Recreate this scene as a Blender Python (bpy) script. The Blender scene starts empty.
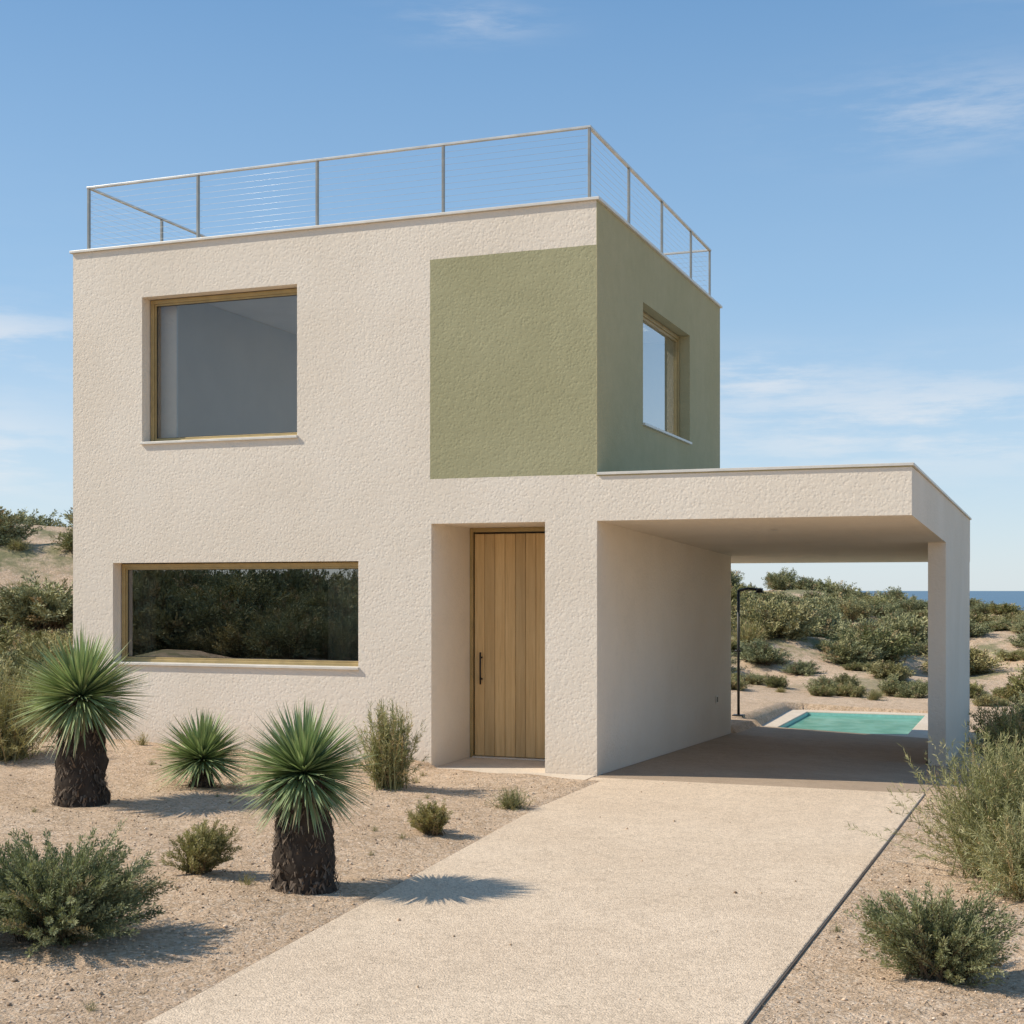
import bpy, bmesh, math, random
import numpy as np
from mathutils import Vector, noise as mnoise, Matrix
S=bpy.context.scene
random.seed(3); RNG=np.random.default_rng(7)

# ---------------------------------------------------------------- helpers
def link(o,parent=None):
    S.collection.objects.link(o)
    if parent is not None: o.parent=parent
    return o
def empty(name,loc=(0,0,0)):
    o=bpy.data.objects.new(name,None); o.location=loc; o.empty_display_size=.3
    S.collection.objects.link(o); return o
def mesh_np(name,verts,faces,mat=None,col=None,smooth=False,k=4):
    me=bpy.data.meshes.new(name)
    verts=np.asarray(verts,dtype=np.float32).reshape(-1,3); faces=np.asarray(faces,dtype=np.int32).reshape(-1,k)
    me.vertices.add(len(verts)); me.vertices.foreach_set("co",verts.ravel())
    me.loops.add(faces.size); me.loops.foreach_set("vertex_index",faces.ravel())
    me.polygons.add(len(faces)); me.polygons.foreach_set("loop_start",np.arange(0,faces.size,k,dtype=np.int32))
    me.update(calc_edges=True)
    if smooth: me.polygons.foreach_set("use_smooth",np.ones(len(faces),dtype=bool))
    if col is not None:
        a=me.color_attributes.new("tone","FLOAT_COLOR","POINT")
        c=np.ones((len(verts),4),dtype=np.float32); c[:,:3]=np.asarray(col).reshape(-1,3)
        a.data.foreach_set("color",c.ravel())
    if mat: me.materials.append(mat)
    me.validate(); me.update()
    return me
BOXF=[(0,1,3,2),(4,6,7,5),(0,4,5,1),(2,3,7,6),(0,2,6,4),(1,5,7,3)]
def box_data(x0,x1,y0,y1,z0,z1):
    return [(x,y,z) for x in (x0,x1) for y in (y0,y1) for z in (z0,z1)]
def bev(o,w,seg=2,ang=35):
    m=o.modifiers.new("bevel","BEVEL"); m.width=w; m.segments=seg; m.limit_method='ANGLE'; m.angle_limit=math.radians(ang)
def multi(name,boxes,mat,parent=None,b=0.0):
    vs=[];fs=[]
    for bx in boxes:
        n=len(vs); vs+=box_data(*bx) if len(bx)==6 else list(bx)
        fs+=[tuple(i+n for i in f) for f in BOXF]
    me=bpy.data.meshes.new(name); me.from_pydata(vs,[],fs)
    if mat: me.materials.append(mat)
    bm=bmesh.new(); bm.from_mesh(me); bmesh.ops.recalc_face_normals(bm,faces=bm.faces); bm.to_mesh(me); bm.free()
    o=bpy.data.objects.new(name,me); link(o,parent)
    if b: bev(o,b)
    return o
def box(name,x0,x1,y0,y1,z0,z1,mat,parent=None,b=0.0): return multi(name,[(x0,x1,y0,y1,z0,z1)],mat,parent,b)
def tube(name,paths,r,mat,parent=None,seg=8):
    V=[];F=[]
    for pts in paths:
        pts=[Vector(p) for p in pts]; base=len(V)
        for i,p in enumerate(pts):
            a=pts[max(i-1,0)]; c=pts[min(i+1,len(pts)-1)]; t=(c-a).normalized()
            up=Vector((0,0,1)) if abs(t.z)<.9 else Vector((1,0,0))
            u=t.cross(up).normalized(); w=t.cross(u).normalized()
            for k in range(seg):
                an=2*math.pi*k/seg; V.append(p+u*math.cos(an)*r+w*math.sin(an)*r)
        for i in range(len(pts)-1):
            for k in range(seg):
                F.append((base+i*seg+k,base+i*seg+(k+1)%seg,base+(i+1)*seg+(k+1)%seg,base+(i+1)*seg+k))
        F.append(tuple(base+k for k in range(seg))[::-1]); e=base+(len(pts)-1)*seg; F.append(tuple(e+k for k in range(seg)))
    me=bpy.data.meshes.new(name); me.from_pydata([tuple(v) for v in V],[],F); me.materials.append(mat)
    for p in me.polygons: p.use_smooth=len(p.vertices)==4
    o=bpy.data.objects.new(name,me); link(o,parent); return o

class NT:
    def __init__(s,name):
        s.m=bpy.data.materials.new(name); s.m.use_nodes=True; s.t=s.m.node_tree; s.t.nodes.clear()
        s.out=s.t.nodes.new("ShaderNodeOutputMaterial")
    def n(s,typ,**kw):
        nd=s.t.nodes.new("ShaderNode"+typ)
        for k,v in kw.items(): setattr(nd,k,v)
        return nd
    def l(s,a,b): s.t.links.new(a,b)
    def setin(s,sock,v):
        if isinstance(v,bpy.types.NodeSocket): s.l(v,sock)
        else: sock.default_value=v
    def pos(s): return s.n("NewGeometry").outputs["Position"]
    def noise(s,vec,scale,detail=4,rough=.55,out=0):
        nd=s.n("TexNoise"); s.l(vec,nd.inputs["Vector"]); nd.inputs["Scale"].default_value=scale
        nd.inputs["Detail"].default_value=detail; nd.inputs["Roughness"].default_value=rough
        return nd.outputs[out]
    def voro(s,vec,scale,feature='F1',out="Distance"):
        nd=s.n("TexVoronoi",feature=feature); s.l(vec,nd.inputs["Vector"]); nd.inputs["Scale"].default_value=scale
        return nd.outputs[out]
    def math(s,op,a,b=0.0,c=None,clamp=False):
        nd=s.n("Math",operation=op,use_clamp=clamp); s.setin(nd.inputs[0],a); s.setin(nd.inputs[1],b)
        if c is not None: s.setin(nd.inputs[2],c)
        return nd.outputs[0]
    def mix(s,f,a,b,bt='MIX'):
        nd=s.n("MixRGB",blend_type=bt); s.setin(nd.inputs[0],f)
        for i,v in ((1,a),(2,b)):
            if isinstance(v,tuple): v=v if len(v)==4 else (*v,1)
            s.setin(nd.inputs[i],v)
        return nd.outputs[0]
    def ramp(s,f,lo,hi,a=0.0,b=1.0):
        nd=s.n("MapRange",interpolation_type='SMOOTHSTEP'); s.setin(nd.inputs[0],f)
        for i,v in zip((1,2,3,4),(lo,hi,a,b)): nd.inputs[i].default_value=v
        return nd.outputs[0]
    def map(s,vec,scale=(1,1,1),loc=(0,0,0)):
        nd=s.n("Mapping"); s.l(vec,nd.inputs[0]); nd.inputs["Scale"].default_value=scale; nd.inputs["Location"].default_value=loc
        return nd.outputs[0]
    def bump(s,h,strength,dist,normal=None):
        nd=s.n("Bump"); s.l(h,nd.inputs["Height"]); nd.inputs["Strength"].default_value=strength; nd.inputs["Distance"].default_value=dist
        if normal is not None: s.l(normal,nd.inputs["Normal"])
        return nd.outputs[0]
    def pr(s,color,rough=.8,metal=0.0,normal=None,spec=.5,link=True,**kw):
        nd=s.n("BsdfPrincipled")
        if isinstance(color,tuple): color=(*color[:3],1)
        s.setin(nd.inputs["Base Color"],color); s.setin(nd.inputs["Roughness"],rough); nd.inputs["Metallic"].default_value=metal
        nd.inputs["Specular IOR Level"].default_value=spec
        if normal is not None: s.l(normal,nd.inputs["Normal"])
        if link: s.l(nd.outputs[0],s.out.inputs[0])
        return nd.outputs[0]

# ---------------------------------------------------------------- materials
def m_stucco():
    t=NT("stucco_walls"); P=t.pos()
    big=t.noise(P,.7,2); mid=t.noise(P,6,4,.6)
    cream=t.mix(t.ramp(big,.3,.7),(.80,.70,.575),(.85,.755,.635))
    cream=t.mix(t.math('MULTIPLY',t.ramp(mid,.45,.75),.35),cream,(.74,.635,.51))
    sep=t.n("SeparateXYZ"); t.l(P,sep.inputs[0]); x,y,z=sep.outputs
    dirt=t.math('MULTIPLY',t.ramp(t.math('ADD',z,t.math('MULTIPLY',mid,-.5)),-.35,.25,1,0),.4)
    cream=t.mix(dirt,cream,(.60,.48,.36))
    streak=t.noise(t.map(P,(9,9,.35)),1.0,3,.6)
    sm=t.math('MULTIPLY',t.math('MULTIPLY',t.ramp(streak,.52,.75),t.ramp(z,4.9,5.8)),.2)
    cream=t.mix(sm,cream,(.55,.49,.42))
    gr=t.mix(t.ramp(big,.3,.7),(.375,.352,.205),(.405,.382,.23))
    gr_bounce=t.mix(t.ramp(big,.3,.7),(.455,.395,.225),(.485,.42,.245))  # same green paint, lightened on the side wall in place of bounce light
    wob=t.math('MULTIPLY',t.math('SUBTRACT',mid,.5),.012)
    xx=t.math('ADD',x,wob); zz=t.math('ADD',z,wob)
    a=t.math('GREATER_THAN',zz,3.072)
    f=t.math('MULTIPLY',t.math('MULTIPLY',a,t.math('LESS_THAN',zz,5.392)),t.math('MULTIPLY',t.math('GREATER_THAN',xx,-1.845),t.math('LESS_THAN',y,.012)))
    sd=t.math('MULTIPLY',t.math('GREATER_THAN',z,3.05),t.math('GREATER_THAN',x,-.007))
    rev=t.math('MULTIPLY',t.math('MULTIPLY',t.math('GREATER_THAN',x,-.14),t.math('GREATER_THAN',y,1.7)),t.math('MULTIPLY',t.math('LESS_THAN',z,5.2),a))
    col=t.mix(f,cream,gr); col=t.mix(t.math('MAXIMUM',sd,rev),col,gr_bounce)
    col=t.mix(1.0,col,t.mix(mid,(.90,.90,.90),(1.08,1.08,1.08)),'MULTIPLY')
    h=t.math('ADD',t.noise(P,17,5,.72),t.math('MULTIPLY',t.ramp(t.voro(P,28),0,.6),.3))
    t.pr(col,.92,normal=t.bump(h,.74,.0082),spec=.2)
    return t.m
def m_simple(name,col,rough=.5,metal=0.0,nscale=8,var=.12,spec=.5):
    t=NT(name); P=t.pos(); n=t.noise(P,nscale,3,.6)
    c=t.mix(t.ramp(n,.3,.7),tuple(v*(1-var) for v in col),tuple(min(1,v*(1+var)) for v in col))
    r=t.math('ADD',t.math('MULTIPLY',n,.2),rough-.1)
    t.pr(c,r,metal,None,spec); return t.m
def m_wood():
    t=NT("oak_boards"); P=t.pos()
    g=t.noise(t.map(P,(30,30,1.6)),1,6,.65); g2=t.noise(t.map(P,(140,140,3)),1,4,.6)
    sep=t.n("SeparateXYZ"); t.l(P,sep.inputs[0])
    pl=t.math('FLOOR',t.math('DIVIDE',t.math('ADD',sep.outputs[0],1.78),.1225))
    wn=t.n("TexWhiteNoise",noise_dimensions='1D'); t.l(pl,wn.inputs["W"])
    c=t.mix(t.ramp(g,.3,.7),(.64,.425,.195),(.74,.52,.26))
    c=t.mix(t.math('MULTIPLY',t.ramp(g2,.5,.75),.6),c,(.43,.265,.11))
    c=t.mix(1.0,c,t.mix(wn.outputs["Value"],(.82,.82,.82),(1.06,1.05,1.03)),'MULTIPLY')
    t.pr(c,.55,normal=t.bump(g2,.3,.002),spec=.35); return t.m
def m_glass(name,tint,f0=1.5,extra=0.0):
    t=NT(name); P=t.pos()
    fr=t.n("Fresnel"); fr.inputs[0].default_value=f0
    nb=t.bump(t.noise(P,.9,1),.04,.02)
    tr=t.n("BsdfTransparent"); tr.inputs[0].default_value=(*tint,1)
    gl=t.n("BsdfGlossy"); gl.inputs["Roughness"].default_value=0.0; gl.inputs[0].default_value=(.95,.95,.95,1); t.l(nb,gl.inputs["Normal"])
    mx=t.n("MixShader"); t.l(t.math('ADD',fr.outputs[0],extra,clamp=True),mx.inputs[0]); t.l(tr.outputs[0],mx.inputs[1]); t.l(gl.outputs[0],mx.inputs[2])
    t.l(mx.outputs[0],t.out.inputs[0]); return t.m
def m_concrete(name,a,b,speck=.5,sc=1.0,bs=.5):
    t=NT(name); P=t.pos()
    big=t.noise(P,.9,3,.6); mid=t.noise(P,7,5,.7)
    c=t.mix(t.ramp(big,.3,.7),a,b)
    c=t.mix(t.math('MULTIPLY',t.ramp(mid,.42,.68),.5),c,tuple(v*.80 for v in a))
    vn=t.n("TexVoronoi"); t.l(P,vn.inputs["Vector"]); vn.inputs["Scale"].default_value=95*sc
    sp=t.n("SeparateXYZ"); t.l(vn.outputs["Color"],sp.inputs[0])
    c=t.mix(t.math('MULTIPLY',t.ramp(sp.outputs[0],.7,.85),speck),c,tuple(v*.58 for v in a))
    c=t.mix(t.math('MULTIPLY',t.ramp(sp.outputs[1],.75,.88),speck),c,tuple(min(1,v*1.22) for v in b))
    h=t.math('ADD',t.ramp(vn.outputs["Distance"],.1,.6,.6,0),t.math('MULTIPLY',mid,1.6))
    t.pr(c,.9,normal=t.bump(h,bs,.006),spec=.25); return t.m
def m_sand():
    t=NT("sand_ground"); P=t.pos()
    big=t.noise(P,.35,4,.6); mid=t.noise(P,5,8,.76)
    c=t.mix(t.ramp(big,.3,.7),(.67,.475,.315),(.75,.555,.385))
    c=t.mix(t.math('MULTIPLY',t.ramp(mid,.42,.62),.68),c,(.50,.345,.215))
    vn=t.n("TexVoronoi"); t.l(P,vn.inputs["Vector"]); vn.inputs["Scale"].default_value=48
    sp=t.n("SeparateXYZ"); t.l(vn.outputs["Color"],sp.inputs[0])
    c=t.mix(t.math('MULTIPLY',t.ramp(sp.outputs[0],.68,.85),.55),c,(.36,.25,.16))
    c=t.mix(t.math('MULTIPLY',t.ramp(sp.outputs[1],.75,.88),.5),c,(.86,.70,.54))
    sep=t.n("SeparateXYZ"); t.l(P,sep.inputs[0])
    far=t.math('MAXIMUM',t.ramp(sep.outputs[1],14,20),t.math('MAXIMUM',t.ramp(sep.outputs[0],-8,-11),t.ramp(sep.outputs[0],7,12)))
    cov=t.math('MULTIPLY',far,t.ramp(t.noise(P,.45,5,.7),.47,.6))
    gcol=t.mix(t.noise(P,9,4,.7),(.17,.17,.08),(.38,.33,.18))
    c=t.mix(cov,c,gcol)
    h=t.math('ADD',t.math('MULTIPLY',t.ramp(vn.outputs["Distance"],.1,.6,1,0),.35),t.math('MULTIPLY',mid,4.0))
    t.pr(c,.95,normal=t.bump(h,.85,.022),spec=.15); return t.m
def m_leaf(name,rough=.55,trans=.25,spec=.35):
    t=NT(name)
    at=t.n("Attribute",attribute_name="tone"); oi=t.n("ObjectInfo")
    c=t.mix(1.0,at.outputs["Color"],t.mix(oi.outputs["Random"],(.82,.86,.85),(1.18,1.12,1.05)),'MULTIPLY')
    b=t.pr(c,rough,spec=spec,link=trans<=0)
    if trans>0:
        tl=t.n("BsdfTranslucent"); t.l(t.mix(1.0,c,(1.0,1.1,.6),'MULTIPLY'),tl.inputs[0])
        mx=t.n("MixShader"); mx.inputs[0].default_value=trans; t.l(b,mx.inputs[1]); t.l(tl.outputs[0],mx.inputs[2]); t.l(mx.outputs[0],t.out.inputs[0])
    return t.m
def m_vcol(name,rough=.9):
    t=NT(name); at=t.n("Attribute",attribute_name="tone"); t.pr(at.outputs["Color"],rough,spec=.2); return t.m
def m_water(name,deep,diff,bsc,rough,refl=.42):
    t=NT(name); P=t.pos()
    h=t.noise(P,bsc,4,.6)
    nb=t.bump(h,.35,.03)
    fr=t.n("Fresnel"); fr.inputs[0].default_value=1.33; t.l(nb,fr.inputs["Normal"])
    d=t.n("BsdfDiffuse"); t.setin(d.inputs[0],t.mix(t.ramp(t.noise(P,bsc*.6,3),.35,.65),(*deep,1),(*diff,1)))
    gl=t.n("BsdfGlossy"); gl.inputs["Roughness"].default_value=rough; t.l(nb,gl.inputs["Normal"])
    mx=t.n("MixShader"); t.l(t.math('MULTIPLY',fr.outputs[0],refl),mx.inputs[0]); t.l(d.outputs[0],mx.inputs[1]); t.l(gl.outputs[0],mx.inputs[2])
    t.l(mx.outputs[0],t.out.inputs[0]); return t.m

M_ST=m_stucco(); M_WD=m_wood()
M_BR=m_simple("bronze_frame",(.44,.325,.15),.42,.35,6,.1)
M_BRD=m_simple("dark_gasket",(.05,.043,.03),.5)
M_EDG=m_simple("edging_steel",(.16,.12,.09),.7)
M_FL=m_simple("metal_coping",(.74,.69,.61),.45,.2,5,.06)
M_SS=m_simple("steel_rail",(.68,.65,.59),.35,.4,6,.08)
M_PO=m_simple("rail_posts",(.34,.32,.28),.4,.5,6,.08)
M_BK=m_simple("black_metal",(.02,.02,.02),.45,.3)
M_G1=m_glass("clear_glass",(.93,.95,.95),1.5,.04)
M_G3=m_glass("side_glass",(.42,.48,.52),1.55,.36)
M_G2=m_glass("tinted_glass",(.45,.45,.40),1.6,.26)
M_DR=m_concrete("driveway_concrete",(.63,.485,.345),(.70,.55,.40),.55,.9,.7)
M_SL=m_concrete("carport_concrete_shade",(.37,.275,.19),(.43,.325,.23),.3,1.0,.4)  # darker than the driveway: canopy shadow is put into the slab colour
M_CP=m_concrete("coping_stone",(.63,.52,.40),(.69,.58,.46),.25,1.0,.3)
M_SA=m_sand()
M_LF=m_leaf("shrub_leaves",.75,.2,.12); M_LFD=m_leaf("dune_leaves",.8,0,.06); M_YU=m_leaf("yucca_leaves",.5,.12,.3)
M_VC=m_vcol("gravel_stone"); M_BARK=m_vcol("yucca_bark",.95)
M_IN=m_simple("interior_plaster",(.88,.87,.84),.9,0,2,.03)
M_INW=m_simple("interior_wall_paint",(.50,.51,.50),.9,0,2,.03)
M_FLR=m_simple("interior_floor",(.68,.60,.50),.5,0,3,.1)
M_CU=m_simple("linen_curtain",(.78,.76,.71),.9,0,6,.05)
M_TL=m_simple("pool_tile",(.30,.62,.56),.4,0,10,.08)

# ---------------------------------------------------------------- terrain
def ss(a,b,v): 
    t=np.clip((v-a)/(b-a),0,1); return t*t*(3-2*t)
def base_h(x,y):
    z=-.03*np.clip(y,0,13)-.04*np.clip(x,0,4)*np.clip(y/3,0,1)*(1-ss(9,13,y))
    return z
DRL=[(-.15,.0),(-8.4,.57),(-19,1.0)]; DRR=[(-.15,3.2),(-7.45,3.0),(-19,2.8)]
def edge(tab,y):
    ys=[a for a,b in tab][::-1]; xs=[b for a,b in tab][::-1]; return np.interp(y,ys,xs)
def terrain(x,y):
    x=np.asarray(x,float); y=np.asarray(y,float)
    z=base_h(x,y)+.014
    z=z+4.3*np.exp(-(((x+20)/10.5)**2+((y-12.5)/10.5)**2))
    A=np.clip(1.75-.10*(x+2),.7,2.6)
    z=z+A*np.exp(-((y-40)/13)**2)
    z=z+.6*np.exp(-(((x+3.5)/4)**2+((y-21)/4)**2))
    z=z+1.2*ss(-16,-32,y)
    z=z+1.5*ss(12,26,x)*ss(40,10,y)
    d=np.maximum(np.maximum(-7.5-x,x-4.6),np.maximum(-15-y,y-14)); m=ss(0,7,d)
    w=.55*np.sin(x*.31+1.3)*np.sin(y*.27+.5)+.3*np.sin(x*.73+y*.41)+.16*np.sin(x*1.5-y*1.1+2)
    z=z+m*w*.75
    e=np.maximum(edge(DRL,np.minimum(y,0))-x,x-edge(DRR,np.minimum(y,0))); nr=ss(.03,.9,e)
    z=z+nr*(.02+.026*np.sin(x*2.3+.7*y)*np.sin(y*2.9+1)+.014*np.sin(x*6.1+1)*np.sin(y*5.3-x))*np.where(y>0,.4,1)
    z=z-13*ss(58,115,y)
    return z
def in_hard(x,y,mrg=0.0):
    dr=(y<-.05)&(x>edge(DRL,y)-mrg)&(x<edge(DRR,y)+mrg)
    cp=(y>=-.2)&(y<8.9+mrg)&(x>-.1-mrg)&(x<3.15+mrg)
    en=(x>-1.95-mrg)&(x<.3)&(y>-.5-mrg)&(y<1.3)
    ho=(x>-6.5)&(x<.1)&(y>-.0)&(y<6.6)
    po=(x>-.45-mrg)&(x<2.75+mrg)&(y>8.3-mrg)&(y<13.2+mrg)
    return dr|cp|en|ho|po
def axis(lo,hi,step,far):
    a=list(np.arange(lo,hi+1e-6,step)); s=step; v=hi
    while v<far: s*=1.14; v+=s; a.append(v)
    s=step; v=lo; pre=[]
    while v>-far: s*=1.14; v-=s; pre.append(v)
    return np.array(pre[::-1]+a)
gx=axis(-12,9,.15,3500); gy=axis(-15,17,.15,3500)
X,Y=np.meshgrid(gx,gy); Z=terrain(X,Y)
pool=(X>-.1)&(X<2.5)&(Y>8.65)&(Y<12.95)
hard=in_hard(X,Y,-.16)
Z=np.where(hard,np.minimum(Z,base_h(X,Y))-.05,Z)
Z=np.where(pool,-1.9,Z)
nx=len(gx); ny=len(gy)
idx=np.arange(nx*ny).reshape(ny,nx)
F=np.stack([idx[:-1,:-1],idx[:-1,1:],idx[1:,1:],idx[1:,:-1]],-1).reshape(-1,4)
me=mesh_np("ground",np.stack([X,Y,Z],-1),F,M_SA,smooth=True)
link(bpy.data.objects.new("ground",me))

me=bpy.data.meshes.new("sea"); me.from_pydata([(-9000,60,-6),(9000,60,-6),(9000,12000,-6),(-9000,12000,-6)],[],[(0,1,2,3)])
M_SEA=m_water("sea_water",(.035,.11,.19),(.05,.14,.22),.02,.25); me.materials.append(M_SEA); link(bpy.data.objects.new("sea",me))

# ---------------------------------------------------------------- driveway
def strip(name,y0,y1,fl,fr,mat,nyy,nxx,top,thick,parent=None):
    ys=np.linspace(y0,y1,nyy+1); V=[];Fs=[]
    for dz in (0,thick):
        for y in ys:
            a=fl(y);b=fr(y)
            for i in range(nxx+1):
                x=a+(b-a)*i/nxx; z=float(base_h(np.array(x),np.array(y))); V.append((x,y,z+top-dz))
    n=(nyy+1)*(nxx+1); w=nxx+1
    for j in range(nyy):
        for i in range(nxx):
            a=j*w+i; Fs.append((a,a+1,a+w+1,a+w)); Fs.append((n+a,n+a+w,n+a+w+1,n+a+1))
        Fs.append((j*w,(j+1)*w,n+(j+1)*w,n+j*w)); a=j*w+nxx; Fs.append((a,n+a,n+a+w,a+w))
    for i in range(nxx):
        Fs.append((i,n+i,n+i+1,i+1)); a=nyy*w+i; Fs.append((a,a+1,n+a+1,n+a))
    me=bpy.data.meshes.new(name); me.from_pydata(V,[],Fs); me.materials.append(mat)
    bm=bmesh.new(); bm.from_mesh(me); bmesh.ops.recalc_face_normals(bm,faces=bm.faces); bm.to_mesh(me); bm.free()
    o=bpy.data.objects.new(name,me); link(o,parent); bev(o,.008,2,50); return o
dw=empty("driveway")
eL=lambda y: float(edge(DRL,y)); eR=lambda y: float(edge(DRR,y))
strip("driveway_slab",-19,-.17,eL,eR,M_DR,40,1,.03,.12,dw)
strip("edging_right",-19,-.17,lambda y:eR(y)+.003,lambda y:eR(y)+.010,M_EDG,40,1,.026,.1,dw)
strip("edging_left",-19,-.6,lambda y:eL(y)-.009,lambda y:eL(y)-.003,M_EDG,40,1,.024,.1,dw)
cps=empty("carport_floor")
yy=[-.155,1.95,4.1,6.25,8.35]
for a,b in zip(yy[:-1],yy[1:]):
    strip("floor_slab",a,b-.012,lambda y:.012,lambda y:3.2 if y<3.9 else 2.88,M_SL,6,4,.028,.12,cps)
ep=empty("entry_path")
box("path_slab",-1.95,-.012,-.55,-.004,-.1,.026,M_CP,ep,.006)

# ---------------------------------------------------------------- house
H=empty("modern_house")
def tmpbox(*a,verts=None):
    me=bpy.data.meshes.new("tmp"); me.from_pydata(verts or box_data(*a),[],BOXF)
    bm=bmesh.new(); bm.from_mesh(me); bmesh.ops.recalc_face_normals(bm,faces=bm.faces); bm.to_mesh(me); bm.free()
    o=bpy.data.objects.new("tmp",me); S.collection.objects.link(o); return o
body=tmpbox(-6.42,0,0,5.8,-1.2,5.84); body.name="walls"
ops=[]
def U(*a,**k): ops.append(('UNION',tmpbox(*a,**k)))
def D(*a,**k): ops.append(('DIFFERENCE',tmpbox(*a,**k)))
U(-2.2,0,5.5,6.54,-1.2,2.62)
cz=lambda y:(2.6-.032*y, 3.06-.0125*y)
cy=8.6
U(verts=[(-.2,0,2.6),(-.2,0,3.06),(-1.2,cy,cz(cy)[0]),(-1.2,cy,cz(cy)[1]),(3.07,0,2.6),(3.07,0,3.06),(3.2,cy,cz(cy)[0]),(3.2,cy,cz(cy)[1])])
U(verts=[(2.925,4.0,-1.2),(2.925,4.0,2.7),(2.98,8.5,-1.2),(2.98,8.5,2.6),(3.1305,4.0,-1.2),(3.1305,4.0,2.7),(3.1985,8.5,-1.2),(3.1985,8.5,2.6)])
D(-1.83,-.557,-.2,1.16,-.0,2.6)            # entry recess
D(-5.2,-.3,.3,5.5,3.2,5.36)                # upper room
D(-6.12,-2.15,.3,5.5,.1,2.8)               # lower room
D(-5.46,-3.44,-.2,.35,3.575,5.26)          # upper window
D(-5.86,-2.69,-.2,.35,1.045,2.213)         # lower window
D(-.35,.2,1.75,4.0,3.765,5.15)             # side window
D(-6.22,-.2,.2,5.6,5.62,6.2)               # roof terrace behind the parapet
D(-2.9,-.7,1.0,4.6,5.3,5.7)                # added rooflight, out of view, brightens the upper room
D(-4.8,-.8,5.4,6.0,3.25,4.1)               # added rear window, unseen, lets more light into the upper room
for i,(op,o) in enumerate(ops):
    m=body.modifiers.new("b%d"%i,'BOOLEAN'); m.operation=op; m.object=o; m.solver='EXACT'
dg=bpy.context.evaluated_depsgraph_get(); dg.update()
nm=bpy.data.meshes.new_from_object(body.evaluated_get(dg)); body.modifiers.clear(); body.data=nm
for op,o in ops: bpy.data.objects.remove(o)
nm.materials.clear(); nm.materials.append(M_ST)
bm=bmesh.new(); bm.from_mesh(nm); bmesh.ops.remove_doubles(bm,verts=bm.verts,dist=.0005)
bmesh.ops.dissolve_limit(bm,angle_limit=.004,verts=bm.verts,edges=bm.edges); bm.to_mesh(nm); bm.free()
body.parent=H; bev(body,.014,3,40)
e=.004
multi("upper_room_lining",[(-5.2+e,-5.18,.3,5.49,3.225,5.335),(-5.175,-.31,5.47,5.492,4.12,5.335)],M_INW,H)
multi("upper_ceiling",[(-5.178,-2.92,.31,5.49,5.34,5.356)],M_IN,H)
multi("lower_room_lining",[(-6.116,-6.1,.3,5.49,.13,2.79),(-6.09,-2.17,5.48,5.496,.13,2.79)],M_IN,H)
box("upper_floor",-5.17,-.33,.31,5.46,3.205,3.22,M_FLR,H)
box("lower_floor",-6.09,-2.18,.31,5.47,.105,.12,M_FLR,H)
def curtain(name,x0,x1,y,z0,z1,amp=.03):
    n=60; V=[];Fs=[]
    for i in range(n+1):
        u=i/n; x=x0+(x1-x0)*u; yy_=y+amp*math.sin(u*math.pi*2*(x1-x0)/.11)
        V+=[(x,yy_,z0),(x,yy_+.01,z1)]
        if i: Fs.append((2*i-2,2*i,2*i+1,2*i-1))
    me=bpy.data.meshes.new(name); me.from_pydata(V,[],Fs); me.materials.append(M_CU)
    for p in me.polygons: p.use_smooth=True
    link(bpy.data.objects.new(name,me),H)
curtain("curtain",-3.3,-2.5,.45,.2,2.5)
curtain("curtain_2",-6.05,-5.6,.45,.2,2.5)
multi("interior_sofa",[(-5.2,-3.6,2.4,3.2,.13,.5),(-5.2,-3.6,3.0,3.3,.5,.95),(-5.4,-5.2,2.4,3.3,.13,.75),(-3.6,-3.4,2.4,3.3,.13,.75)],M_SL,H,.04)

def win_front(x0,x1,z0,z1,glass,nm_):
    y0=.15; w=.045
    multi(nm_+"_frame",[(x0,x0+w,y0,y0+.07,z0,z1),(x1-w,x1,y0,y0+.07,z0,z1),(x0+w,x1-w,y0+.001,y0+.069,z1-w,z1),(x0+w,x1-w,y0+.001,y0+.069,z0,z0+w)],M_BR,H,.003)
    a,b,c,d=x0+w,x1-w,z0+w,z1-w; s=.022
    multi(nm_+"_sash",[(a,a+s,y0+.018,y0+.055,c,d),(b-s,b,y0+.018,y0+.055,c,d),(a+s,b-s,y0+.019,y0+.054,d-s,d),(a+s,b-s,y0+.019,y0+.054,c,c+s)],M_BR,H,.002)
    g=.006
    multi(nm_+"_gasket",[(a+s,a+s+g,y0+.03,y0+.045,c+s,d-s),(b-s-g,b-s,y0+.03,y0+.045,c+s,d-s),(a+s+g,b-s-g,y0+.031,y0+.044,d-s-g,d-s),(a+s+g,b-s-g,y0+.031,y0+.044,c+s,c+s+g)],M_BRD,H)
    me=bpy.data.meshes.new(nm_+"_glass"); yg=y0+.037
    me.from_pydata([(a+s,yg,c+s),(b-s,yg,c+s),(b-s,yg,d-s),(a+s,yg,d-s)],[],[(0,1,2,3)]); me.materials.append(glass)
    link(bpy.data.objects.new(nm_+"_glass",me),H)
    box(nm_+"_sill",x0-.02,x1+.02,-.03,y0-.002,z0-.016,z0+.012,M_FL,H,.003)
win_front(-5.45,-3.45,3.585,5.25,M_G1,"upper_window")
win_front(-5.85,-2.70,1.055,2.203,M_G2,"lower_window")
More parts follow.
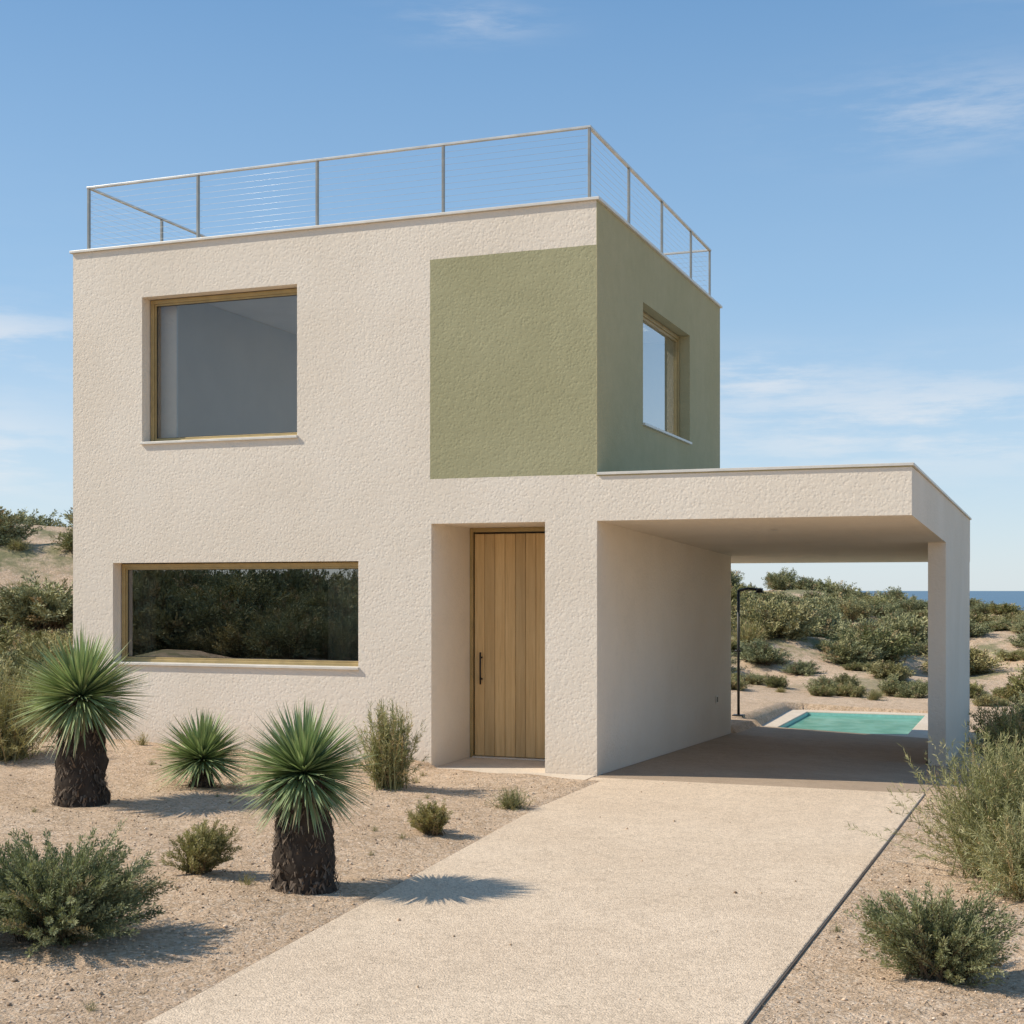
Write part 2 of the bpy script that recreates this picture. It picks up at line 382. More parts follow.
def win_side(y0,y1,z0,z1):
    x1=-.13; w=.045; x0=x1-.07
    multi("side_window_frame",[(x0,x1,y0,y0+w,z0,z1),(x0,x1,y1-w,y1,z0,z1),(x0+.001,x1-.001,y0+w,y1-w,z1-w,z1),(x0+.001,x1-.001,y0+w,y1-w,z0,z0+w)],M_BR,H,.003)
    a,b,c,d=y0+w,y1-w,z0+w,z1-w; s=.03
    multi("side_window_sash",[(x0+.015,x1-.02,a,a+s,c,d),(x0+.015,x1-.02,b-s,b,c,d),(x0+.016,x1-.021,a+s,b-s,d-s,d),(x0+.016,x1-.021,a+s,b-s,c,c+s)],M_BR,H,.002)
    me=bpy.data.meshes.new("side_window_glass"); xg=x0+.035
    me.from_pydata([(xg,a+s,c+s),(xg,b-s,c+s),(xg,b-s,d-s),(xg,a+s,d-s)],[],[(0,1,2,3)]); me.materials.append(M_G3)
    link(bpy.data.objects.new("side_window_glass",me),H)
    box("side_window_sill",x1+.002,.03,y0-.02,y1+.02,z0-.016,z0+.012,M_FL,H,.003)
win_side(1.76,3.99,3.775,5.14)
multi("added_rear_window_frame",[(-4.79,-4.74,5.62,5.68,3.26,4.09),(-.86,-.81,5.62,5.68,3.26,4.09),(-4.74,-.86,5.62,5.68,3.26,3.31),(-4.74,-.86,5.62,5.68,4.04,4.09)],M_BR,H,.002)  # frame of the added, unseen opening that lights the upper room
multi("added_rooflight_kerb",[(-2.96,-2.901,.94,4.66,5.661,5.76),(-.699,-.64,.94,4.66,5.661,5.76),(-2.901,-.699,.94,.999,5.661,5.76),(-2.901,-.699,4.601,4.66,5.661,5.76)],M_FL,H,.003)  # kerb round the added roof opening, unseen, there for interior light
pw=.1225; planks=[]
for i in range(8):
    planks.append((-1.78+i*pw+.0015,-1.78+(i+1)*pw-.0015,1.085,1.125,.035,2.53))
multi("door_boards",planks,M_WD,H,.005)
box("door_backing",-1.785,-.795,1.127,1.15,.03,2.55,M_BRD,H)
multi("door_frame",[(-1.828,-1.79,1.06,1.158,.0,2.598),(-.79,-.56,1.06,1.158,.0,2.598),(-1.79,-.79,1.061,1.157,2.55,2.598)],M_BR,H,.003)
box("door_threshold",-1.785,-.795,1.02,1.084,.001,.03,M_FL,H,.003)
box("entry_floor",-1.826,-.56,.0,1.018,-.02,.02,M_CP,H,.004)
tube("door_handle",[[(-1.69,1.035,.84),(-1.69,1.035,1.20)],[(-1.69,1.035,.90),(-1.69,1.09,.90)],[(-1.69,1.035,1.14),(-1.69,1.09,1.14)]],.011,M_BK,H)
multi("roof_coping",[(-6.45,.03,-.03,.22,5.842,5.872),(-6.45,.03,5.58,5.83,5.842,5.872),(-6.45,-6.2,.221,5.579,5.842,5.872),(-.22,.03,.221,5.579,5.842,5.872)],M_FL,H,.004)
def q(x0,y0,x1,y1,x2,y2,x3,y3,za,zb,zc,zd,h):
    return [(x0,y0,za),(x0,y0,za+h),(x1,y1,zb),(x1,y1,zb+h),(x2,y2,zc),(x2,y2,zc+h),(x3,y3,zd),(x3,y3,zd+h)]
t0=cz(0)[1]+.002; t1=cz(cy)[1]+.002
multi("canopy_coping",[q(.003,-.02,.003,.16,3.09,-.02,2.93,.16,t0,t0,t0,t0,.028),
    q(2.93,.162,3.04,cy+.02,3.092,-.018,3.222,cy+.02,t0,t1,t0,t1,.027)],M_FL,H,.003)
multi("roof_deck",[(-6.19,-2.97,.23,5.57,5.625,5.66),(-.63,-.23,.23,5.57,5.625,5.66),(-2.97,-.63,.23,.93,5.625,5.66),(-2.97,-.63,4.67,5.57,5.625,5.66)],M_SL,H)
multi("wall_socket",[(.001,.018,5.5,5.58,.34,.44)],M_FL,H,.004); box("socket_cover",.019,.026,5.515,5.565,.355,.425,M_BK,H)
V=[];Fs=[]
for (lx,ly) in ((1.5,1.6),(1.5,4.0),(1.5,6.4)):
    b0=len(V); zz=cz(ly)[0]-.006
    for k in range(20):
        a=k*math.tau/20; V.append((lx+.05*math.cos(a),ly+.05*math.sin(a),zz))
    Fs.append(tuple(range(b0,b0+20)))
me=bpy.data.meshes.new("soffit_lights"); me.from_pydata(V,[],Fs); me.materials.append(M_FL); link(bpy.data.objects.new("soffit_lights",me),H)
# railing
zt=6.64;zb=5.874
fx=[-6.28,-4.78,-3.25,-1.74,-.115]; sy=[.11,1.57,3.03,4.54,5.66]
posts=[(x,sy[0]) for x in fx]+[(x,sy[-1]) for x in fx]+[(fx[0],y) for y in sy[1:-1]]+[(fx[-1],y) for y in sy[1:-1]]
pb=[(x-.013,x+.013,y-.018,y+.018,zb,zt-.025) for x,y in posts]+[(x-.035,x+.035,y-.035,y+.035,zb-.001,zb+.008) for x,y in posts]
multi("railing_posts",pb,M_PO,H,.002)
r=.021
multi("railing_top",[(fx[0]-r,fx[-1]+r,sy[0]-r,sy[0]+r,zt-.024,zt),(fx[0]-r,fx[-1]+r,sy[-1]-r,sy[-1]+r,zt-.024,zt),(fx[0]-r,fx[0]+r,sy[0]+r,sy[-1]-r,zt-.0235,zt-.0005),(fx[-1]-r,fx[-1]+r,sy[0]+r,sy[-1]-r,zt-.0235,zt-.0005)],M_SS,H,.003)
paths=[]
for i in range(10):
    z=zb+.07+i*.067
    paths+=[[(fx[0],sy[0],z),(fx[-1],sy[0],z)],[(fx[0],sy[-1],z),(fx[-1],sy[-1],z)],[(fx[0],sy[0],z),(fx[0],sy[-1],z)],[(fx[-1],sy[0],z),(fx[-1],sy[-1],z)]]
tube("railing_cables",paths,.0013,M_SS,H,5)

# ---------------------------------------------------------------- pool & shower
P_=empty("swimming_pool"); pz=-.36
px0,px1,py0,py1=.15,2.25,8.95,12.7
multi("pool_coping",[(px0-.5,px1+.45,py0-.55,py0,pz-.12,pz+.01),(px0-.5,px1+.45,py1,py1+.45,pz-.12,pz+.01),(px0-.5,px0,py0+.003,py1-.003,pz-.12,pz+.01),(px1,px1+.45,py0+.003,py1-.003,pz-.12,pz+.01)],M_CP,P_,.012)
multi("pool_basin",[(px0-.1,px0-.002,py0-.1,py1+.1,-1.7,pz-.13),(px1+.002,px1+.1,py0-.1,py1+.1,-1.7,pz-.13),(px0,px1,py0-.1,py0-.002,-1.7,pz-.13),(px0,px1,py1+.002,py1+.1,-1.7,pz-.13),(px0,px1,py0,py1,-1.75,-1.69)],M_TL,P_)
multi("pool_tile_band",[(px0+.001,px0+.008,py0,py1,pz-.14,pz-.01),(px0+.01,px1-.01,py1-.008,py1-.001,pz-.14,pz-.01)],M_TL,P_)
me=bpy.data.meshes.new("pool_water"); zq=pz-.06; me.from_pydata([(px0+.009,py0+.001,zq),(px1-.001,py0+.001,zq),(px1-.001,py1-.009,zq),(px0+.009,py1-.009,zq)],[],[(0,1,2,3)])
me.materials.append(m_water("pool_water",(.12,.31,.23),(.19,.41,.32),4,.03,.45)); link(bpy.data.objects.new("pool_water",me),P_)
SH=empty("outdoor_shower",(-.37,8.9,float(terrain(-.37,8.9))))
tube("shower_column",[[(0,0,-.1),(0,0,2.03)],[(0,0,2.02),(.16,0,2.055),(.34,0,2.035)]],.022,M_BK,SH,12)
tube("shower_head",[[(.34,0,2.06),(.34,0,2.0)]],.055,M_BK,SH,18)
tube("shower_rose",[[(.34,0,2.0),(.34,0,1.985)]],.075,M_BK,SH,18)
tube("shower_valve",[[(0,-.02,1.05),(0,-.09,1.05)],[(-.05,-.06,1.05),(.05,-.06,1.05)]],.018,M_BK,SH,10)
multi("shower_base",[(-.09,.09,-.09,.09,-.08,.02)],M_BK,SH,.004)

# ---------------------------------------------------------------- plants
def shrub(name,seed,nst,nl,Rr,Hh,ll,lw,upright=.4,clumps=6,cols=None,dry=.1,mat=None,t0=.32,sp=.42):
    g=np.random.default_rng(seed)
    ca=g.uniform(0,2*np.pi,clumps); cr=np.sqrt(g.uniform(0,1,clumps))*.72
    ch=np.sqrt(np.clip(1-cr**2,0,1))*g.uniform(.55,1.0,clumps)
    C=np.stack([np.cos(ca)*cr*Rr,np.sin(ca)*cr*Rr,ch*Hh*.74],-1)
    k=g.integers(0,clumps,nst)
    d=g.normal(size=(nst,3)); d/=np.linalg.norm(d,axis=1)[:,None]; rad=g.uniform(.3,1,nst)**.5*g.uniform(.75,1.25,nst)
    E=C[k]+d*rad[:,None]*np.array([Rr*sp,Rr*sp,Hh*.36])
    E[:,2]=np.maximum(E[:,2],Hh*.05*g.uniform(.3,2,nst))+upright*Hh*.18*g.uniform(0,1,nst)
    B=np.stack([g.normal(0,.13*Rr,nst),g.normal(0,.13*Rr,nst),np.full(nst,-.03)],-1)
    Mid=(B+E)/2; Mid[:,2]+=.12*Hh*g.uniform(-.3,1,nst); Mid[:,:2]*=(.95-upright*.4)
    Mid+=g.normal(0,.03*Rr,(nst,3))
    T=g.uniform(0,1,(nst,nl))**(.75)*(1-t0)+t0
    T=T.reshape(-1); ki=np.repeat(np.arange(nst),nl)
    b,m,e=B[ki],Mid[ki],E[ki]; t=T[:,None]
    p=(1-t)**2*b+2*t*(1-t)*m+t*t*e; tg=2*(1-t)*(m-b)+2*t*(e-m); tg/=np.linalg.norm(tg,axis=1)[:,None]+1e-9
    rd=g.normal(size=p.shape); rd/=np.linalg.norm(rd,axis=1)[:,None]
    dr=tg*(.45+upright*.9)+rd*.85; dr[:,2]+=.15; dr/=np.linalg.norm(dr,axis=1)[:,None]
    p=p+rd*ll*.35; p[:,2]=np.maximum(p[:,2],.005)
    sd=np.cross(dr,g.normal(size=p.shape)); sd/=np.linalg.norm(sd,axis=1)[:,None]+1e-9
    L=(ll*g.uniform(.55,1.35,len(p)))[:,None]; W=(lw*g.uniform(.7,1.3,len(p)))[:,None]
    V=np.stack([p,p+dr*L*.5+sd*W,p+dr*L,p+dr*L*.5-sd*W],1)
    cs=np.array(cols); st=g.uniform(0,1,nst)**1.2; st=np.clip(st+g.normal(0,.15,clumps)[k],0,1)
    tv=np.clip(st[ki]+g.normal(0,.15,len(p)),0,1)[:,None]
    col=np.where(tv<.5,cs[0]+(cs[1]-cs[0])*tv*2,cs[1]+(cs[2]-cs[1])*(tv-.5)*2)
    isdry=(g.uniform(0,1,nst)<dry)[ki][:,None]; col=np.where(isdry,np.array([.40,.31,.18])*g.uniform(.7,1.2,(len(p),1)),col)
    col4=np.repeat(col[:,None,:],4,1)
    ts=np.linspace(0,1,6); SV=[];SF=[]
    for j,tt in enumerate(ts):
        c0=(1-tt)**2*B+2*tt*(1-tt)*Mid+tt*tt*E; wd=(.005*(1-tt)+.001)*max(1,Rr*1.3)
        SV+= [c0+np.array([wd,0,0]),c0-np.array([wd,0,0]),c0+np.array([0,wd,0]),c0-np.array([0,wd,0])]
    SV=np.stack(SV,1)
    base=(np.arange(nst)*24)[:,None]; off=len(V)*4
    for j in range(5):
        for a in (0,2):
            SF.append(np.concatenate([base+j*4+a,base+j*4+a+1,base+(j+1)*4+a+1,base+(j+1)*4+a],1))
    SF=np.concatenate(SF,0)+off
    verts=np.concatenate([V.reshape(-1,3),SV.reshape(-1,3)]); 
    faces=np.concatenate([np.arange(len(V)*4).reshape(-1,4),SF])
    scol=np.tile(np.array([.22,.165,.11]),(nst*24,1))
    return mesh_np(name,verts,faces,mat or M_LF,np.concatenate([col4.reshape(-1,3),scol]))
def wisp_shrub(name,seed,nst,Rr,Hh,cols,w=.0022,nl=16,ll=.05,spread=.38,dry=.14):
    """broom-like shrub: many thin erect stems fanning from the base, each carrying short needle leaves"""
    g=np.random.default_rng(seed)
    a=g.uniform(0,2*np.pi,nst); tilt=np.abs(g.normal(0,.6,nst)).clip(0,1.3); Ls=Hh*g.uniform(.5,1.1,nst)*(1-.12*tilt)
    B=np.stack([g.normal(0,.16*Rr,nst),g.normal(0,.16*Rr,nst),np.full(nst,-.02)],-1)
    E=B+np.stack([np.cos(a)*np.sin(tilt)*Ls*Rr/Hh*1.25,np.sin(a)*np.sin(tilt)*Ls*Rr/Hh*1.25,np.cos(tilt)*Ls],-1)
    Mid=(B+E)/2+g.normal(0,.05*Rr,(nst,3)); Mid[:,2]+=.10*Hh*np.sin(tilt)
    cs=np.array(cols); tone=np.clip(g.uniform(0,1,nst),0,1)[:,None]
    sc=np.where(tone<.5,cs[0]+(cs[1]-cs[0])*tone*2,cs[1]+(cs[2]-cs[1])*(tone-.5)*2)
    dryk=(g.uniform(0,1,nst)<dry)[:,None]; sc=np.where(dryk,np.array([.42,.33,.19]),sc)
    V=[];C=[];F=[]; ts=np.linspace(0,1,7)
    sd=np.stack([-np.sin(a),np.cos(a),g.normal(0,.2,nst)],-1)
    R=[]
    for tt in ts:
        c0=(1-tt)**2*B+2*tt*(1-tt)*Mid+tt*tt*E; ww=w*(1.5-1.2*tt); R+=[c0+sd*ww,c0-sd*ww]
    R=np.stack(R,1); V.append(R.reshape(-1,3)); C.append(np.repeat(sc[:,None]*.8,14,1).reshape(-1,3))
    b=(np.arange(nst)*14)[:,None]
    for j in range(6): F.append(np.concatenate([b+2*j,b+2*j+1,b+2*j+3,b+2*j+2],1))
    n0=nst*14
    t=(g.uniform(.18,1,(nst,nl))).reshape(-1)[:,None]; ki=np.repeat(np.arange(nst),nl)
    p=(1-t)**2*B[ki]+2*t*(1-t)*Mid[ki]+t*t*E[ki]; tg=2*(1-t)*(Mid-B)[ki]+2*t*(E-Mid)[ki]; tg/=np.linalg.norm(tg,axis=1)[:,None]
    rd=g.normal(size=p.shape); dr=tg+rd*spread; dr/=np.linalg.norm(dr,axis=1)[:,None]
    s2=np.cross(dr,g.normal(size=p.shape)); s2/=np.linalg.norm(s2,axis=1)[:,None]
    L=(ll*g.uniform(.5,1.4,len(p)))[:,None]
    Q=np.stack([p,p+dr*L*.45+s2*w*.9,p+dr*L,p+dr*L*.45-s2*w*.9],1); V.append(Q.reshape(-1,3))
    C.append(np.repeat((sc[ki]*g.uniform(.75,1.25,(len(p),1)))[:,None],4,1).reshape(-1,3)); F.append(np.arange(len(p)*4).reshape(-1,4)+n0)
    return mesh_np(name,np.concatenate(V),np.concatenate(F),M_LF,np.concatenate(C))
GRN=((.17,.18,.075),(.27,.27,.12),(.42,.385,.20))
SAG=((.20,.21,.115),(.31,.32,.175),(.46,.445,.26))
YEL=((.21,.20,.09),(.34,.315,.155),(.50,.45,.25))
BRM=((.19,.20,.10),(.30,.305,.155),(.45,.42,.235))
def put(name,me,loc,s=1.0,rz=0.0,sz=None,parent=None,dz=0.0):
    o=bpy.data.objects.new(name,me); z=float(terrain(loc[0],loc[1]))+dz
    o.location=(loc[0],loc[1],z); o.rotation_euler=(0,0,rz); o.scale=(s,s,sz or s); link(o,parent); return o
put("coastal_shrub",shrub("shrub_a",11,600,160,.60,.55,.024,.0032,.55,20,SAG,.05),(-.72,-7.42))
put("coastal_shrub",shrub("shrub_b",12,380,130,.46,.50,.024,.0032,.55,12,SAG,.06),(-1.30,-7.80))
put("coastal_shrub",shrub("shrub_c",13,260,110,.26,.34,.020,.0028,.5,10,YEL,.06),(-.97,-5.69))
put("coastal_shrub",shrub("shrub_d",14,210,90,.24,.27,.02,.0028,.5,9,YEL,.12),(-.15,-3.72))
put("grass_tuft",wisp_shrub("shrub_e",15,230,.26,.19,YEL,.0018,8,.04),(-.04,-2.33))
put("upright_shrub",wisp_shrub("shrub_f",16,300,.38,.76,BRM,.0034,50,.05,.6),(-1.38,-1.95))
put("upright_shrub",wisp_shrub("shrub_g",17,700,.76,.90,BRM,.0027,75,.045,.6),(3.98,-3.8))
put("upright_shrub",wisp_shrub("shrub_g2",27,380,.50,.58,SAG,.0026,60,.04,.6),(4.15,-4.5))
put("coastal_shrub",shrub("shrub_h",18,480,140,.42,.44,.022,.003,.55,14,SAG,.08),(3.72,-6.45))
put("coastal_shrub",shrub("shrub_i",19,320,90,.62,1.0,.034,.005,.5,9,GRN,.1),(3.95,2.9))
put("upright_shrub",wisp_shrub("shrub_j",20,420,.65,.85,YEL,.0036,50,.055,.6),(-5.95,-1.7))
put("grass_tuft",wisp_shrub("shrub_k",21,60,.12,.16,YEL,.0018,6,.03),(-5.2,-.35))
put("coastal_shrub",shrub("shrub_l",22,260,90,.5,.55,.03,.004,.6,9,BRM,.1),(4.6,-1.0))
TU=empty("grass_tufts"); tm=[wisp_shrub("tuft_%d"%i,80+i,38,.09,.10,YEL,.0014,4,.025) for i in range(3)]
g=np.random.default_rng(21)
for _ in range(80):
    x=g.uniform(-7,6); y=g.uniform(-8.5,-.3)
    if in_hard(np.array(x),np.array(y),.08): continue
    put("tuft",tm[g.integers(3)],(x,y),g.uniform(.35,1.0),g.uniform(0,6),None,TU)
protos=[shrub("dune_shrub_%d"%i,40+i,260,60,1.0,1.0,.075,.013,.35,16,[GRN,SAG,BRM,YEL,SAG][i],.08,M_LFD,.4,.34) for i in range(5)]
grass=[wisp_shrub("dune_grass_%d"%i,60+i,260,.8,.8,YEL,.007,12,.12) for i in range(2)]
DV=empty("dune_vegetation")
g=np.random.default_rng(5); cnt=0
def scat(n,xr,yr,smin,smax,keep,flat=(.65,1.0),gp=.15):
    global cnt
    for _ in range(n):
        x=g.uniform(*xr); y=g.uniform(*yr)
        if in_hard(np.array(x),np.array(y),.6) or not keep(x,y): continue
        s=g.uniform(0,1)**1.6*(smax-smin)+smin; gr=g.uniform()<gp
        me=grass[g.integers(2)] if gr else protos[g.integers(5)]
        if gr: s*=.6
        put("shrub",me,(x,y),s,g.uniform(0,6.28),s*g.uniform(*flat),DV,-.08*s); cnt+=1
nz=lambda x,y,sc: mnoise.noise(Vector((x*sc,y*sc,3.1)))
scat(360,(-28,-9),(-2,22),.6,1.4,lambda x,y: nz(x,y,.3)>-.10,(.6,.9),.2)
scat(45,(-10,-7.6),(-1,7),.5,1.1,lambda x,y: True)
wedge=lambda x,y,m: abs(((x-4.2)*.9356+(y+13.55)*.3532)/(-(x-4.2)*.3532+(y+13.55)*.9356)-.2)<m
scat(520,(-24,-1.5),(17,50),.6,1.45,lambda x,y: nz(x,y,.26)>-.04 and not(-3.2<x and y<19) and wedge(x,y,.3),gp=.25)
scat(540,(-4,22),(17,50),.45,1.0,lambda x,y: nz(x,y,.26)>-.08 and not(x<2.8 and y<18.5) and wedge(x,y,.3),(.5,.8),.25)
scat(8,(-2.5,3.2),(21,26),1.1,1.4,lambda x,y: True,(.7,.9),0)
scat(45,(-8,-2.6),(13.3,18),.6,1.1,lambda x,y: True)
scat(55,(3.7,10),(4.5,17),.6,1.05,lambda x,y: x>4.1)
scat(28,(-3,4.5),(14.5,17),.35,.65,lambda x,y: True,gp=.5)
scat(60,(5.5,20),(-12,16),.5,1.0,lambda x,y: nz(x,y,.3)>.0)
scat(230,(-40,-6),(-34,-16.5),1.0,2.2,lambda x,y: nz(x,y,.3)>-.2,(.75,1.1),.1)

# yuccas
def yucca_head(name,seed,nb,L,low=-.55,w=.0105):
    g=np.random.default_rng(seed)
    i=np.arange(nb)+.5; zc=1-(1-low)*i/nb; ph=i*2.399963+g.normal(0,.12,nb)
    rr=np.sqrt(np.clip(1-zc**2,0,1)); D_=np.stack([rr*np.cos(ph),rr*np.sin(ph),zc],-1)+g.normal(0,.09,(nb,3)); D_/=np.linalg.norm(D_,axis=1)[:,None]
    Ls=L*g.uniform(.74,1.08,nb)*(1-.10*(zc<-.3))
    side=np.cross(D_,np.array([0,0,1.0])+g.normal(0,.12,(nb,3))); side/=np.linalg.norm(side,axis=1)[:,None]
    upn=np.cross(side,D_)
    st=np.array([.03,.3,.6,.82,1.0]); ws=np.array([1.25,1.1,.85,.5,.03])*w
    V=[];col=[]
    droop=g.uniform(0,.08,nb)+.14*(zc<0)*g.uniform(.3,1.2,nb)
    tone=g.uniform(.62,1.35,(nb,1)); old=(g.uniform(0,1,nb)<.25*(zc<-.4))[:,None]
    for s,wd in zip(st,ws):
        c=D_*(Ls*s)[:,None]; c[:,2]-=droop*Ls*s*s
        V+= [c+side*wd,c-upn*wd*.45,c-side*wd]
        base=np.array([.22,.285,.125])*(1-s)+np.array([.29,.355,.19])*s
        cc=np.where(old,np.array([.38,.31,.18]),base)*tone
        if s==1.0: cc=cc*.6+np.array([.24,.20,.10])*.6
        e=cc*1.35
        col+=[e,cc,e]
    V=np.stack(V,1); col=np.stack(col,1); n=V.shape[1]
    b=(np.arange(nb)*n)[:,None]; Fs=[]
    for j in range(len(st)-1):
        for a in (0,1): Fs.append(np.concatenate([b+j*3+a,b+j*3+a+1,b+(j+1)*3+a+1,b+(j+1)*3+a],1))
    return mesh_np(name,V.reshape(-1,3),np.concatenate(Fs),M_YU,col.reshape(-1,3))
def yucca_trunk(name,seed,r0,r1,h):
    g=np.random.default_rng(seed); nr,nsg=34,56; V=[];C_=[]
    for j in range(nr):
        u=j/(nr-1); z=-.08+(h+.08)*u
        rad=r0+(r1-r0)*u+.035*math.exp(-u*7)
        for k in range(nsg):
            a=k*math.tau/nsg; p=Vector((math.cos(a)*rad,math.sin(a)*rad,z))
            d=.03*mnoise.noise(p*7+Vector((seed,0,0)))+.018*mnoise.noise(p*28)
            V.append((math.cos(a)*(rad+d),math.sin(a)*(rad+d),z)); t=.7+.8*abs(mnoise.noise(p*14)); C_.append((.06*t,.045*t,.034*t))
    Fs=[(j*nsg+k,j*nsg+(k+1)%nsg,(j+1)*nsg+(k+1)%nsg,(j+1)*nsg+k) for j in range(nr-1) for k in range(nsg)]
    n=len(V); V=np.array(V); C_=np.array(C_)
    ns=1500; a=g.uniform(0,2*np.pi,ns); zz=g.uniform(-.03,h,ns); u=zz/h; rad=r0+(r1-r0)*u+.035*np.exp(-u*7)-.006
    N=np.stack([np.cos(a),np.sin(a),np.zeros(ns)],-1); T=np.stack([-np.sin(a),np.cos(a),np.zeros(ns)],-1)
    B=N*rad[:,None]; B[:,2]=zz; ln=g.uniform(.02,.05,ns)[:,None]; w=g.uniform(.004,.012,ns)[:,None]
    Dn=np.array([0,0,1.0])*g.choice([-1,-1,1],ns)[:,None]+N*g.uniform(.25,.8,ns)[:,None]+T*g.normal(0,.35,ns)[:,None]
    SV=np.stack([B+T*w,B-T*w,B+Dn*ln-T*w*.3,B+Dn*ln+T*w*.3],1)
    sc=np.array([.11,.082,.06])*g.uniform(.4,1.8,(ns,1)); sc=np.repeat(sc[:,None],4,1)
    F_=np.concatenate([np.array(Fs),np.arange(ns*4).reshape(-1,4)+n])
    return mesh_np(name,np.concatenate([V,SV.reshape(-1,3)]),F_,M_BARK,np.concatenate([C_,sc.reshape(-1,3)]))
def yucca(loc,cz_,L,nb,r0,r1,seed,trunk=True,low=-.6,w=.0105):
    e=empty("yucca_plant",(loc[0],loc[1],float(terrain(*loc))))
    hd=bpy.data.objects.new("leaf_crown",yucca_head("leaf_crown",seed,nb,L,low,w)); hd.location=(0,0,cz_); link(hd,e)
    if trunk: link(bpy.data.objects.new("trunk",yucca_trunk("trunk",seed,r0,r1,cz_-.02)),e)
    return e
yucca((-3.50,-3.62),.92,.62,1000,.21,.18,1,low=-.74,w=.0105)
yucca((-.13,-5.79),.72,.48,1000,.19,.165,2,low=-.74,w=.0082)
yucca((-3.07,-2.42),.26,.50,620,.09,.08,3,low=-.4,w=.0105)

# gravel on the sand: one object
g=np.random.default_rng(9); N=46000
dep=3.5+11*g.uniform(0,1,N)**1.3; tt=g.uniform(-.42,.42,N)
cx=dep*tt; wx=4.197+cx*.9356-dep*.3532; wy=-13.551+cx*.3532+dep*.9356
ok=~in_hard(wx,wy,.02)
spill=(g.uniform(0,1,N)<.012)&in_hard(wx,wy,.0)&(wy<0)
sel=ok|spill; wx,wy,sp=wx[sel],wy[sel],spill[sel]
wz=np.where(sp,.032,terrain(wx,wy)); n=len(wx)
sz=.003+.007*g.uniform(0,1,n)**4+.011*(g.uniform(0,1,n)<.015)
octa=np.array([(1,0,0),(-1,0,0),(0,1,0),(0,-1,0),(0,0,1),(0,0,-1)],float)
V=octa[None]*g.uniform(.6,1.3,(n,6,1))*sz[:,None,None]*np.array([1,1,.65]); an=g.uniform(0,6.28,n)
ca,sa=np.cos(an)[:,None],np.sin(an)[:,None]; V=np.stack([V[...,0]*ca-V[...,1]*sa,V[...,0]*sa+V[...,1]*ca,V[...,2]],-1)
V+=np.stack([wx,wy,wz+sz*.3],-1)[:,None]
of=np.array([(0,2,4),(2,1,4),(1,3,4),(3,0,4),(2,0,5),(1,2,5),(3,1,5),(0,3,5)])
F3=(np.arange(n)*6)[:,None,None]+of[None]
bc=np.array([(.68,.50,.35),(.52,.37,.24),(.74,.59,.44),(.30,.21,.14),(.56,.40,.26)])[g.integers(0,5,n)]*g.uniform(.85,1.15,(n,1))
me=mesh_np("gravel",V.reshape(-1,3),F3.reshape(-1,3),M_VC,np.repeat(bc[:,None],6,1).reshape(-1,3),k=3)
link(bpy.data.objects.new("gravel",me))
n=2400; dep=5+10*g.uniform(0,1,n); tt=g.uniform(-.4,.4,n); cx=dep*tt; wx=4.197+cx*.9356-dep*.3532; wy=-13.551+cx*.3532+dep*.9356
ok=~in_hard(wx,wy,.03); wx,wy=wx[ok],wy[ok]; n=len(wx); wz=terrain(wx,wy)+.006; a=g.uniform(0,6.28,n); L=g.uniform(.015,.08,n); w=.002
d=np.stack([np.cos(a)*L,np.sin(a)*L,g.uniform(0,.012,n)],-1); s=np.stack([-np.sin(a)*w,np.cos(a)*w,np.zeros(n)],-1); c=np.stack([wx,wy,wz],-1)
V=np.stack([c-s,c+s,c+d+s,c+d-s],1); col=np.repeat((np.array([.24,.17,.105])*g.uniform(.5,1.5,(n,1)))[:,None],4,1)
link(bpy.data.objects.new("plant_litter",mesh_np("plant_litter",V.reshape(-1,3),np.arange(n*4),M_VC,col.reshape(-1,3))))

# ---------------------------------------------------------------- light
el=math.radians(42); sx,sy_=-.94,-.34; l=math.hypot(sx,sy_); sx/=l; sy_/=l
sun=bpy.data.lights.new("sun","SUN"); sun.energy=4.9; sun.angle=math.radians(.53); sun.color=(1,.925,.80)
so=bpy.data.objects.new("sun",sun); link(so)
dv=Vector((-sx*math.cos(el),-sy_*math.cos(el),-math.sin(el))); so.rotation_euler=dv.to_track_quat('-Z','Y').to_euler(); so.location=(-20,-10,20)
W=bpy.data.worlds.new("World"); S.world=W; W.use_nodes=True; nt=W.node_tree; nt.nodes.clear()
class WN(NT):
    def __init__(s,t): s.t=t
w=WN(nt); out=w.n("OutputWorld"); bg=w.n("Background"); bg.inputs[1].default_value=.15; w.l(bg.outputs[0],out.inputs[0])
sky=w.n("TexSky",sky_type='NISHITA'); sky.sun_disc=False; sky.sun_elevation=el; sky.sun_rotation=math.atan2(sx,sy_)%math.tau
sky.air_density=1.0; sky.dust_density=.4; sky.ozone_density=1.3; sky.altitude=0
tc=w.n("TexCoord").outputs["Generated"]; sep=w.n("SeparateXYZ"); w.l(tc,sep.inputs[0]); dx,dy,dz=sep.outputs
az=w.math('ARCTAN2',dx,dy); ev=w.math('ARCTAN2',dz,w.math('SQRT',w.math('ADD',w.math('MULTIPLY',dx,dx),w.math('MULTIPLY',dy,dy))))
cr=w.n("ValToRGB"); w.l(w.math('DIVIDE',ev,1.5708,clamp=True),cr.inputs[0]); el_=cr.color_ramp.elements
stops=[(0,(.66,.78,.88)),(.06,(.48,.665,.86)),(.13,(.32,.54,.80)),(.26,(.16,.355,.645)),(1,(.09,.22,.45))]
el_[0].position=0; el_[0].color=(*stops[0][1],1); el_[1].position=1; el_[1].color=(*stops[-1][1],1)
for p,c in stops[1:-1]:
    e_=el_.new(p); e_.color=(*c,1)
grad=w.mix(1.0,cr.outputs[0],(6.6,6.6,6.6,1),'MULTIPLY')
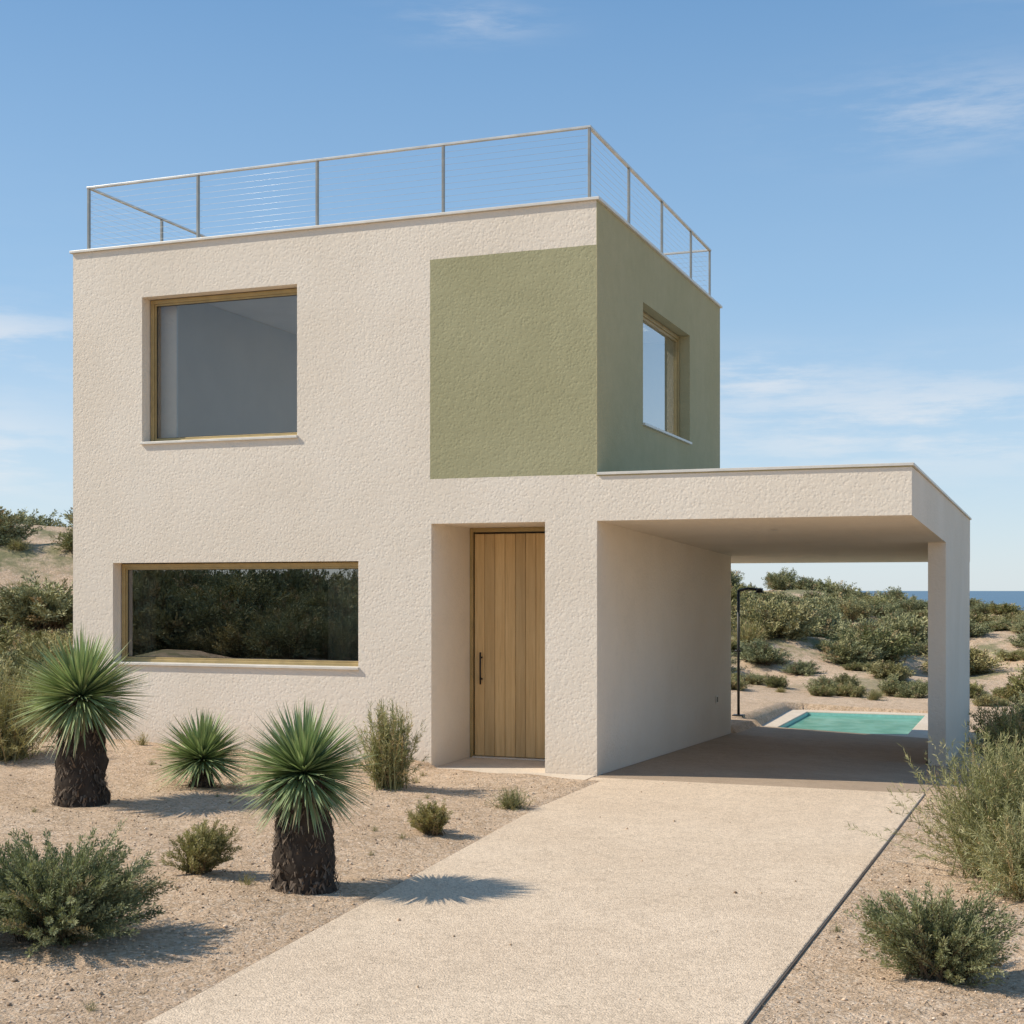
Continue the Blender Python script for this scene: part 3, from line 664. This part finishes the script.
air=w.mix(.75,sky.outputs[0],grad)
comb=w.n("CombineXYZ"); w.l(az,comb.inputs[0]); w.l(w.math('MULTIPLY',ev,2.6),comb.inputs[1])
n2=w.noise(comb.outputs[0],2.2,4,.55)
wisp=w.noise(w.map(comb.outputs[0],(3.2,7,1),(2,1,0)),2.2,7,.66)
def blob(a0,e0,sa,se):
    u=w.math('DIVIDE',w.math('SUBTRACT',az,a0),sa); v=w.math('DIVIDE',w.math('SUBTRACT',ev,e0),se)
    return w.math('EXPONENT',w.math('MULTIPLY',w.math('ADD',w.math('MULTIPLY',u,u),w.math('MULTIPLY',v,v)),-1))
masks=[w.math('MULTIPLY',blob(-.06,.315,.09,.025),.6),blob(-.08,.115,.16,.035),blob(-.72,.167,.08,.02),blob(-.74,.09,.08,.03),w.math('MULTIPLY',blob(-.39,.385,.05,.012),.5),w.math('MULTIPLY',blob(.0,.40,.05,.02),.5),blob(-.2,.15,.05,.014),blob(-1.6,.2,.5,.07),blob(2.6,.25,.7,.08)]
tot=masks[0]
for mk in masks[1:]: tot=w.math('ADD',tot,mk)
tot=w.math('MINIMUM',tot,1.0)
cl=w.math('MULTIPLY',w.ramp(wisp,.38,.62),tot)
haze=w.math('MULTIPLY',w.math('MULTIPLY',w.ramp(n2,.4,.75),w.ramp(ev,.0,.35,1,0)),.14)
cf=w.math('MINIMUM',w.math('ADD',w.math('MULTIPLY',cl,.5),haze),.8)
mx=w.mix(cf,air,(6.0,5.9,5.85,1)); w.l(mx,bg.inputs[0])

# ---------------------------------------------------------------- camera
cam=bpy.data.cameras.new("camera"); cam.sensor_width=36; cam.lens=36*1401/1024; cam.shift_y=78/1024; cam.clip_start=.1; cam.clip_end=20000
co=bpy.data.objects.new("camera",cam); co.location=(4.197,-13.551,1.9); co.rotation_euler=(math.radians(90),0,math.atan2(.3532,.9356)); link(co)
S.camera=co
S.view_settings.view_transform='Standard'; S.view_settings.look='None'; S.view_settings.exposure=0
print("shrubs",cnt)
